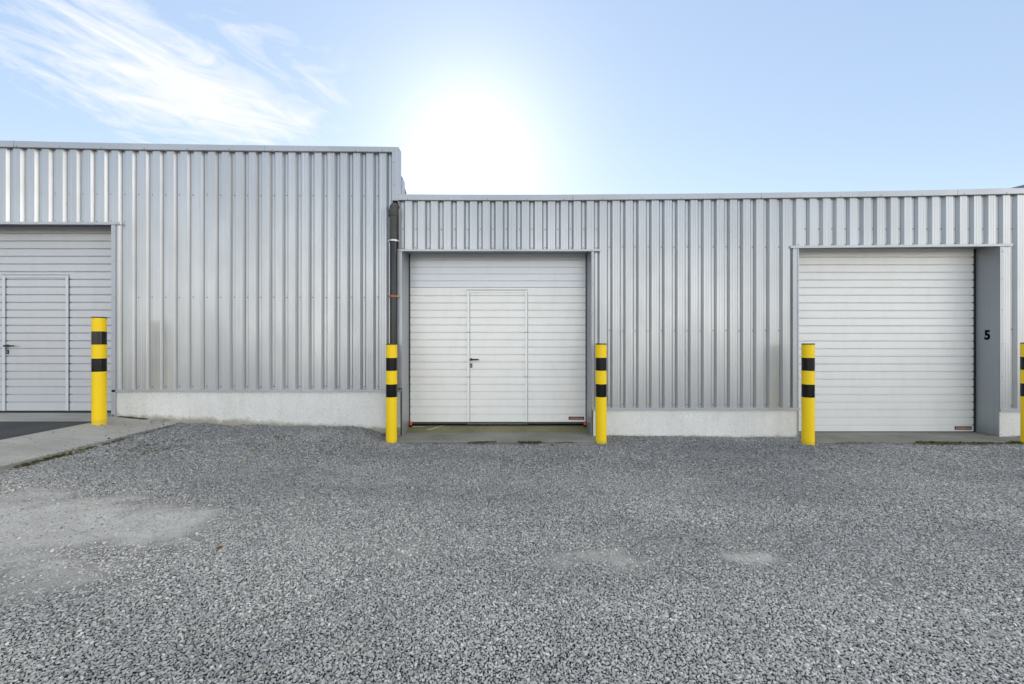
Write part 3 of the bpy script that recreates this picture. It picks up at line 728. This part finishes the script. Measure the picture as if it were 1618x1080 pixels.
b = MB(); b.box(XSPLIT-.095, XR1-.12, 6.13, 24, 3.30, 3.42, M['roof']); b.build('roof', hallR)
yb_ = 6.14
b = MB(); b.box(PX(937.2, YF+.01), PX(1261.6, YF+.01), YF+.010, yb_, -.3, PZ(647.6, YF), M['plinth2']); b.build('plinth', hallR, bevel=.004)
b = MB(); b.box(PX(1579.6, YF-.01), PX(1583.4, YF-.01), YF-.012, YF+.0, -.1, PZ(651, YF), M['plinth2'])
b.box(PX(1580, YF+.01), XR1, YF+.0005, yb_, -.3, PZ(650.4, YF), M['plinth2']); b.build('plinth', hallR)
def base_fl(x0, x1, ztop, py):
    b = MB(); zb_ = PZ(py, YF)
    b.prism_x([(YF-.012, zb_), (YF-.012, ztop-.004), (YF-.006, ztop), (YF+.06, ztop+.006), (YF+.06, zb_+.001), (YF+.004, zb_+.001), (YF+.004, zb_)], x0, x1, M['trim'])
    b.build('base_flashing', hallR)
base_fl(PX(935.2, YF), PX(1263, YF), zsR, 647.8); base_fl(PX(1579.5, YF), XR1, zsR2, 650.8)
# middle door
YM = 6.35
linesM = [PZ(y, YM) for y in [466.6, 478.2, 489.8, 501.5, 513.2, 524.9, 536.6, 548.3, 560., 571.7, 583.4, 595.3, 607.0, 618.6, 630.4, 642.4, 654.4]]
zb, zsec = PZ(666.1, YM), PZ(453.8, YM)
b = MB(); xl, xr = PX(648.2, YM), PX(925.2, YM)
door_skin(b, xl, xr, YM, zb, zsec-.003, linesM, M['whitedoor'])
doorM = b.build('garage_door', hallR, fix=False); tag(doorM, 'white ribbed sectional door with a wicket door')
b = MB(); door_skin(b, xl, xr, YM-.003, zsec+.003, PZ(398, YM), [PZ(y, YM) for y in (443.4, 432.5, 421.7, 410.5)], M['topsec'], .006, .010)
tag(b.build('top_section', doorM, fix=False), 'bluish top section of the white door')
wicket(doorM, 738.1, 833.4, 458.5, zb, YM, M['whiteframe'], [PZ(524.7, YM), PZ(595.3, YM)], .040)
handle_set(doorM, PX(744.7, YM), PZ(567.6, YM), YM, PZ(577.2, YM), PX(756, YM))
name_plate(doorM, 898.5, 923, 657.9, 662.9, YM)
b = MB(); b.box(xl-.002, xr+.004, YM+.002, YM+.045, zb-.030, zb-.0005, M['grubber']); b.box(PX(738, YM), PX(833, YM), YM-.004, YM+.04, zb-.034, zb-.0305, M['trim']); b.build('bottom_seal', doorM)
for a, c in ((xmL+.0045, xl-.0012), (xr+.0012, xmR-.0045)): b = MB(); b.box(a, c, YM-.004, YM+.04, .10, zs-.007, M['rubber']); b.build('side_seal', doorM)
for px in (649.3, 924.2):
    b = MB(); x = PX(px, YM-.03)
    b.tube([(x, YM-.035, .122), (x, YM-.035, .168)], [.022, .020], M['orange'], 14)
    o = b.build('corner_buffer', doorM, smooth=True); tag(o, 'orange plastic buffer at the door corner')
    b = MB(); b.box(x-.018, x+.018, YM-.05, YM-.02, .075, .1215, M['black']); b.tube([(x+.008, YM-.055, .075), (x+.008, YM-.0505, .075)], .007, M['stud'], 10)
    b.build('buffer_bracket', doorM)
# right door
YR = 6.254
linesR = [PZ(405.8+12.07*k, YR) for k in range(0, 23)]
zb = PZ(681.1, YR); xl, xr = PX(1254, YR), PX(1538.2, YR)
b = MB(); door_skin(b, xrL+.006, xr, YR, zb, PZ(388, YR), linesR, M['lightdoor'])
doorR = b.build('garage_door', hallR, fix=False); tag(doorR, 'light grey ribbed sectional door without a wicket')
name_plate(doorR, 1508.2, 1535, 673.2, 678.6, YR)
b = MB(); b.box(xrL+.006, xrR-.005, YR+.003, YR+.045, .0175, zb-.0005, M['rubber']); b.build('bottom_seal', doorR)
b = MB(); b.box(xr+.001, PX(1541.6, YR), YR-.006, YR+.04, zb-.004, zs2-.002, M['rubber'])
for z in linesR: b.box(xr-.012, xr+.0005, YR-.002, YR-.0002, z-.006, z+.006, M['rubber'])
b.build('side_seal', doorR)

# downpipe on the joint of the halls
YP = YF-.07; xp = PX(621.8, YP)
dp = MB(); dp.tube([(xp, YP, PZ(336, YP)), (xp, YP, PZ(650, YP)), (xp, YP, .12)], .053, M['zinc'], 28)
pipe = dp.build('downpipe', hallL, smooth=True); tag(pipe, 'dark zinc rainwater pipe')
b = MB()
pts = []; rr = .06; zt = PZ(327, YP)
for k in range(9):
    a = math.pi/2*k/8; pts.append((xp+.004, YP+rr*(1-math.cos(math.pi/2-a)) if False else YP+rr-rr*math.cos(a), zt+rr*math.sin(a)-.02))
pts = [(xp+.004, YP, zt-.08)]+[(xp+.004, YP+.07*(1-math.cos(math.pi/2*k/8)), zt-.03+.05*math.sin(math.pi/2*k/8)) for k in range(9)]+[(xp+.004, YF+.06, zt+.02)]
b.tube(pts, .062, M['zinc2'], 24)
b.build('pipe_elbow', pipe, smooth=True)
b = MB(); b.lathe([(.0, 0), (.066, 0), (.070, .01), (.070, .085), (.064, .10), (0, .10)], M['zinc2'], (xp-.002, YP, PZ(342, YP)), 32)
b.lathe([(.0, 0), (.060, 0), (.060, .36), (0, .36)], M['zinc2'], (xp, YP, PZ(380, YP)+.005), 32)
b.build('pipe_socket', pipe, smooth=True)
for py, m, lb in ((380.5, M['stud'], 'shiny steel pipe clamp'), (468, M['rust'], 'rusty pipe clamp')):
    b = MB(); z = PZ(py, YP)
    b.lathe([(.0545, -.012), (.069, -.012), (.069, .012), (.0545, .012)], m, (xp, YP, z), 32)
    b.box(xp-.012, xp+.012, YP+.05, YF+.03, z-.007, z+.007, m)
    b.box(xp-.080, xp-.064, YP-.006, YP+.006, z-.008, z+.008, m); b.box(xp+.064, xp+.085, YP-.006, YP+.006, z-.008, z+.008, m)
    b.tube([(xp+.078, YP-.02, z), (xp+.078, YP+.016, z)], .008, M['stud'], 8)
    tag(b.build('pipe_clamp', pipe, smooth=True), lb)
b = MB(); b.tube([(xp, YP, .16), (xp, YP, .11), (xp-.05, YP-.02, .06), (xp-.13, YP-.03, .03)], .058, M['zinc2'], 20); b.build('pipe_shoe', pipe, smooth=True)

# building far behind on the right: only its dark blue roof shows
bd = empty('house', (16, 12, 0), 'building behind the right warehouse showing only a dark blue roof edge', 'building')
b = MB(); b.box(13.9, 22, 12.2, 22, 0, 5.15, M['brick']); b.build('wall', bd)
b = MB(); Yb = 12.
x0, z0 = PX(1591, Yb), PZ(298.2, Yb); x1, z1 = PX(1850, Yb), PZ(233.5, Yb); x2, z2 = x1+(x1-x0), z0
for (xa, za, xc, zc) in ((x0, z0, x1, z1), (x1, z1, x2, z2)):
    b.hexa([(xa, Yb, za-.22), (xc, Yb, zc-.22), (xc, 22.5, zc-.22), (xa, 22.5, za-.22), (xa, Yb, za), (xc, Yb, zc), (xc, 22.5, zc), (xa, 22.5, za)], M['blueroof'])
b.poly([(x0+.3, Yb+.2, z0-.2), (x2-.3, Yb+.2, z0-.2), (x1, Yb+.2, z1-.2)], M['brick'])
b.build('roof', bd)

# ------------------------------------------------------------ bollards
def make_bollard(loc, zbase, ztop, label):
    x, y = loc; h = ztop-zbase; r = .0752
    root = empty('bollard', (x, y, zbase), label, 'bollard', 'yellow and black bollards in front of the facade')
    b = MB(); b.lathe([(r, -.15), (r, h-.010)], M['yellow'], (x, y, zbase), 56)
    b.build('post', root, smooth=True, origin=(x, y, zbase))
    b = MB(); b.lathe([(0, h-.0095), (r+.002, h-.0095), (r+.002, h+.002), (r-.002, h+.006), (0, h+.008)], M['black'], (x, y, zbase), 56); b.build('cap', root, smooth=True, origin=(x, y, zbase))
    for za in (.190, .190+.178+.186):
        b = MB(); t = h-za
        b.lathe([(r-.001, t-.178), (r+.0012, t-.1775), (r+.0012, t-.0005), (r-.001, t)], M['band'], (x, y, zbase), 56)
        b.build('black_band', root, smooth=True, origin=(x, y, zbase))
    root.rotation_euler = (random.uniform(-.006, .006), random.uniform(-.006, .006), random.uniform(0, 6.28))
    return root
def bollard(cx, py_top, Y, zbase, label):
    return make_bollard((PX(cx, Y), Y), zbase, PZ(py_top, Y), label)
bollard(156.8, 501.2, 5.48, .312, 'yellow bollard with black bands on the concrete strip beside the silver door')
bollard(618.6, 543.2, 5.63, .0, 'yellow bollard with black bands in front of the dark downpipe')
bollard(949.8, 543.0, 5.63, .0, 'yellow bollard with black bands at the right edge of the white door')
bollard(1276.8, 543.0, 5.58, .0, 'yellow bollard with black bands standing before the left edge of the right door')
bollard(1626, 541.5, 5.54, .0, 'yellow bollard with black bands cut off by the right border')

# ------------------------------------------------------------ small things
b = MB(); cx, cy, cz = PX(248.3, 5.84), 5.84, strip_z(PX(248.3, 5.84))
b.lathe([(.072, -.1), (.078, .036), (.072, .040), (.062, .034), (.062, -.02), (0, -.02)], M['pvc'], (cx, cy, cz), 32)
b.mi = b.mi; tag(b.build('pipe_stub', smooth=True), 'short grey plastic pipe end sticking out of the concrete by the plinth', 'pipe')
b = MB()
b.tube([(PX(674, 6.22), 6.22, .066), (PX(681, 6.24), 6.24, .068), (PX(688, 6.27), 6.27, .081), (PX(695, 6.30), 6.30, .094), (PX(701, 6.32), 6.315, .108)], [.002, .0035, .0035, .003, .0015], M['cloth'], 8)
tag(b.build('plastic_strip', smooth=True), 'thin pale curved strip lying under the white door', 'strip')
b = MB()
b.tube([(PX(652, 6.3), 6.30, .09), (PX(660, 6.31), 6.31, .094), (PX(671, 6.3), 6.30, .092)], [.003, .0035, .002], M['cloth'], 8)
tag(b.build('twig', smooth=True), 'short grey twig beside the left orange buffer', 'twig')

def leaf(px, py, size, mat, label, rz=0., tilt=.25):
    # point on the yard under that pixel
    Y = 3.
    for _ in range(30): Y = (EYE-float(H(PX(px, Y), Y))-.012)*F/(py-CY)
    x = PX(px, Y); z = float(H(x, Y))+.016
    b = MB(); n = 9; L = size
    for i in range(n-1):
        def row(i):
            t = i/(n-1); w = L*.30*math.sin(math.pi*min(1, t*1.02+.01))**.7*(1+.18*math.sin(i*2.3)); u = (t-.5)*L
            c = .25*L*(t-.5)**2*4*tilt
            return (Vector((u, -w, c+w*.5)), Vector((u, 0, c)), Vector((u, w, c+w*.35)))
        a, d = row(i), row(i+1)
        for k in (0, 1): b.poly([a[k], a[k+1], d[k+1], d[k]], mat)
    b.tube([(-L*.5, 0, .2*L*tilt), (-L*.72, L*.04, L*.1)], [L*.02, L*.015], mat, 5)
    R = Matrix.Rotation(rz, 4, 'Z') @ Matrix.Rotation(tilt, 4, 'X')
    b.v = [tuple(R @ Vector(p)) for p in b.v]
    o = b.build('leaf', smooth=True, fix=False); o.location = (x, Y, z)
    tag(o, label, 'leaf', 'dead leaves on the gravel')
leaf(347, 866, .040, M['leaf'], 'brown curled leaf on the gravel beside the dusty patch', .6, .5)
leaf(687, 701, .050, M['leaf'], 'brown leaf at the gravel edge below the white door, nearest the downpipe bollard', 1.2)
leaf(873, 703, .060, M['leaf'], 'brown leaf at the gravel edge below the right part of the white door', .1)
leaf(1016.7, 696, .055, M['leaf'], 'orange brown leaf on the gravel against the middle plinth', .2)
leaf(399, 709, .050, M['yleaf'], 'yellow leaf on the gravel before the left plinth', .2)
leaf(1349, 745, .040, M['yleaf'], 'yellow leaf on the gravel before the right door', .4)
leaf(1394, 797, .028, M['leaf'], 'small orange brown leaf on open gravel in the right half', .9)
leaf(797, 787, .020, M['leaf'], 'tiny reddish leaf on open gravel before the white door', .3)
leaf(767, 729, .040, M['leaf'], 'brown leaf on gravel between the white door and the tiny reddish leaf', 2.)

# ------------------------------------------------------------ camera
cam = bpy.data.cameras.new('camera'); co = bpy.data.objects.new('camera', cam); COL.objects.link(co)
cam.sensor_width = 36; cam.sensor_fit = 'HORIZONTAL'; cam.lens = F/1618*36; cam.clip_start = .05; cam.clip_end = 2000
co.location = (0, 0, EYE); co.rotation_euler = (math.radians(90), 0, 0); SC.camera = co

# ------------------------------------------------------------ light
SUN_EL = math.radians(25.4); SUN_AZ = math.radians(-5.7)      # azimuth from +Y towards +X
sd = Vector((math.sin(SUN_AZ)*math.cos(SUN_EL), math.cos(SUN_AZ)*math.cos(SUN_EL), math.sin(SUN_EL)))
sun = bpy.data.lights.new('sun', 'SUN'); sun.energy = 4.0; sun.angle = math.radians(.5); sun.color = (1., .95, .87)
so = bpy.data.objects.new('sun', sun); COL.objects.link(so); so.rotation_euler = (-sd).to_track_quat('-Z', 'Y').to_euler(); so.location = (0, -5, 12)

w = bpy.data.worlds.new('World'); SC.world = w; w.use_nodes = True
t = w.node_tree; t.nodes.clear()
class WN(NT):
    def __init__(s): s.t = t
W = WN()
out = W.n('ShaderNodeOutputWorld'); bg = W.n('ShaderNodeBackground'); W.l(bg.outputs[0], out.inputs[0])
sky = W.n('ShaderNodeTexSky'); sky.sky_type = 'NISHITA'; sky.sun_disc = False; sky.sun_elevation = SUN_EL; sky.sun_rotation = SUN_AZ
sky.air_density = 1.0; sky.dust_density = .08; sky.ozone_density = 1.6
tc = W.n('ShaderNodeTexCoord'); D = tc.outputs['Generated']
sp = W.n('ShaderNodeSeparateXYZ'); W.l(D, sp.inputs[0]); dx, dy, dz = sp.outputs
def vmath(op, a, b):
    x = W.n('ShaderNodeVectorMath', operation=op); W.l(a, x.inputs[0])
    if isinstance(b, tuple): x.inputs[1].default_value = b
    else: W.l(b, x.inputs[1])
    return x
dots = vmath('DOT_PRODUCT', D, tuple(sd)).outputs['Value']
m = W.math
EXP = {}
# thin high haze lifts the blue a little everywhere
skyc = sky.outputs[0]
# aureole of the sun
dpos = m('MAXIMUM', dots, 0.)
g1 = m('MULTIPLY', m('POWER', dpos, 200.), 1.5)
g2 = m('MULTIPLY', m('POWER', dpos, 50.), 1.7)
g3 = m('MULTIPLY', m('POWER', dpos, 9.), .35)
glow = m('ADD', g1, m('ADD', g2, g3))
# cirrus on a plane high above: project the direction on it
zz = m('MAXIMUM', dz, .03)
cu_, cv_ = m('DIVIDE', dx, zz), m('DIVIDE', dy, zz)
ang = math.atan2(.65, .49); ca, sa = math.cos(ang), math.sin(ang)
al = m('ADD', m('MULTIPLY', cu_, ca), m('MULTIPLY', cv_, sa)); ac = m('SUBTRACT', m('MULTIPLY', cv_, ca), m('MULTIPLY', cu_, sa))
cb = W.n('ShaderNodeCombineXYZ'); W.l(m('ADD', m('MULTIPLY', al, 1.25), 3.7), cb.inputs[0]); W.l(m('MULTIPLY', ac, 2.1), cb.inputs[1])
nz = W.noise(cb.outputs[0], 2.0, 10, .64, 1.4)
cb2 = W.n('ShaderNodeCombineXYZ'); W.l(al, cb2.inputs[0]); W.l(ac, cb2.inputs[1])
nb = W.noise(cb2.outputs[0], 1.6, 3, .5, .3)
# main plume
ccx, ccy = -1.34, 1.62
a0, c0 = ccx*ca+ccy*sa, ccy*ca-ccx*sa
e1 = m('DIVIDE', m('SUBTRACT', al, a0), .56); e2 = m('DIVIDE', m('SUBTRACT', ac, c0), .78)
er = m('SQRT', m('ADD', m('MULTIPLY', e1, e1), m('MULTIPLY', e2, e2)))
mask = W.ramp(er, [(.25, 1.), (1., 0.)])
er2 = m('ADD', m('SUBTRACT', 1.05, er), m('MULTIPLY', m('SUBTRACT', nb, .5), 1.1))
cl = m('MULTIPLY', W.ramp(m('ADD', m('SUBTRACT', m('MULTIPLY', er2, .80), .07), m('MULTIPLY', m('SUBTRACT', nz, .5), 1.7)), [(.05, 0.), (.62, 1.)]), .92)
front_ = W.ramp(dy, [(.0, 0.), (.1, 1.)])
cl = m('MULTIPLY', m('MULTIPLY', cl, front_), W.ramp(m('MULTIPLY', er, .5), [(.40, 1.), (.62, 0.)]))
# noise that breaks up the unseen fill light behind the camera
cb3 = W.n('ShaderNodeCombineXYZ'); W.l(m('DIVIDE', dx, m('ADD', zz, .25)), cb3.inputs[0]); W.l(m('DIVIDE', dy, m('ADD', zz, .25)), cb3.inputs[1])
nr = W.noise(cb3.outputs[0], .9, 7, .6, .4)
# low glow added behind the camera, out of view, to light the facade
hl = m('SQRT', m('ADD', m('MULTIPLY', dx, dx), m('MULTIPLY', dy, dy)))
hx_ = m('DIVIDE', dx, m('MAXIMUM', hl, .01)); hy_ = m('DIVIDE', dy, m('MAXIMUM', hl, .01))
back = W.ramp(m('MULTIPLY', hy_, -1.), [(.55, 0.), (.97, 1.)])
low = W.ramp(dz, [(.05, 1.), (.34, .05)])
rear_fill = m('MULTIPLY', W.ramp(nr, [(.36, .35), (.60, 1.)]), m('MULTIPLY', back, low))
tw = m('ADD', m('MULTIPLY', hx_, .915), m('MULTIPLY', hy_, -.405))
side_fill = m('MULTIPLY', W.ramp(tw, [(.955, 0.), (.992, 1.)]), W.ramp(dz, [(.35, 1.), (.60, 0.)]))  # narrow lobe added at the right, out of view, to brighten rib flanks
rear_fill = m('MAXIMUM', rear_fill, m('MULTIPLY', side_fill, .95))
S = .10
sc_ = W.n('ShaderNodeVectorMath', operation='SCALE'); W.l(skyc, sc_.inputs[0]); sc_.inputs['Scale'].default_value = 1.0
# units: radiance before the background strength
col = vmath('MULTIPLY', sc_.outputs[0], (1.07, .82, .54)).outputs[0]
col = vmath('ADD', col, (1.87, 2.70, 4.45)).outputs[0]
glc = W.n('ShaderNodeVectorMath', operation='SCALE'); glc.inputs[0].default_value = (1., .97, .90); W.l(glow, glc.inputs['Scale'])
col = vmath('ADD', col, glc.outputs[0]).outputs[0]
CLF, FILLB = 7.6, 31.  # level of the front cirrus and of the added rear fill
zenith_fill = W.ramp(dz, [(.68, 0.), (.95, 1.)])  # white added overhead, out of view, as neutral fill for the ground
col = W.mix(m('MULTIPLY', zenith_fill, .9), col, (13.2, 12.9, 12.2))
col = W.mix(cl, col, (CLF*.98, CLF*1.0, CLF*1.02))
col = W.mix(rear_fill, col, (FILLB*1.0, FILLB*.96, FILLB*.89))
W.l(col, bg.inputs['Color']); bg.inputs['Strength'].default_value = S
vs = SC.view_settings
SC.display_settings.display_device = 'sRGB'
vs.view_transform = 'Standard'; vs.look = 'None'; vs.exposure = 0.46; vs.gamma = 1; vs.use_curve_mapping = False
SC.cycles.max_bounces = 8; SC.cycles.use_denoising = True
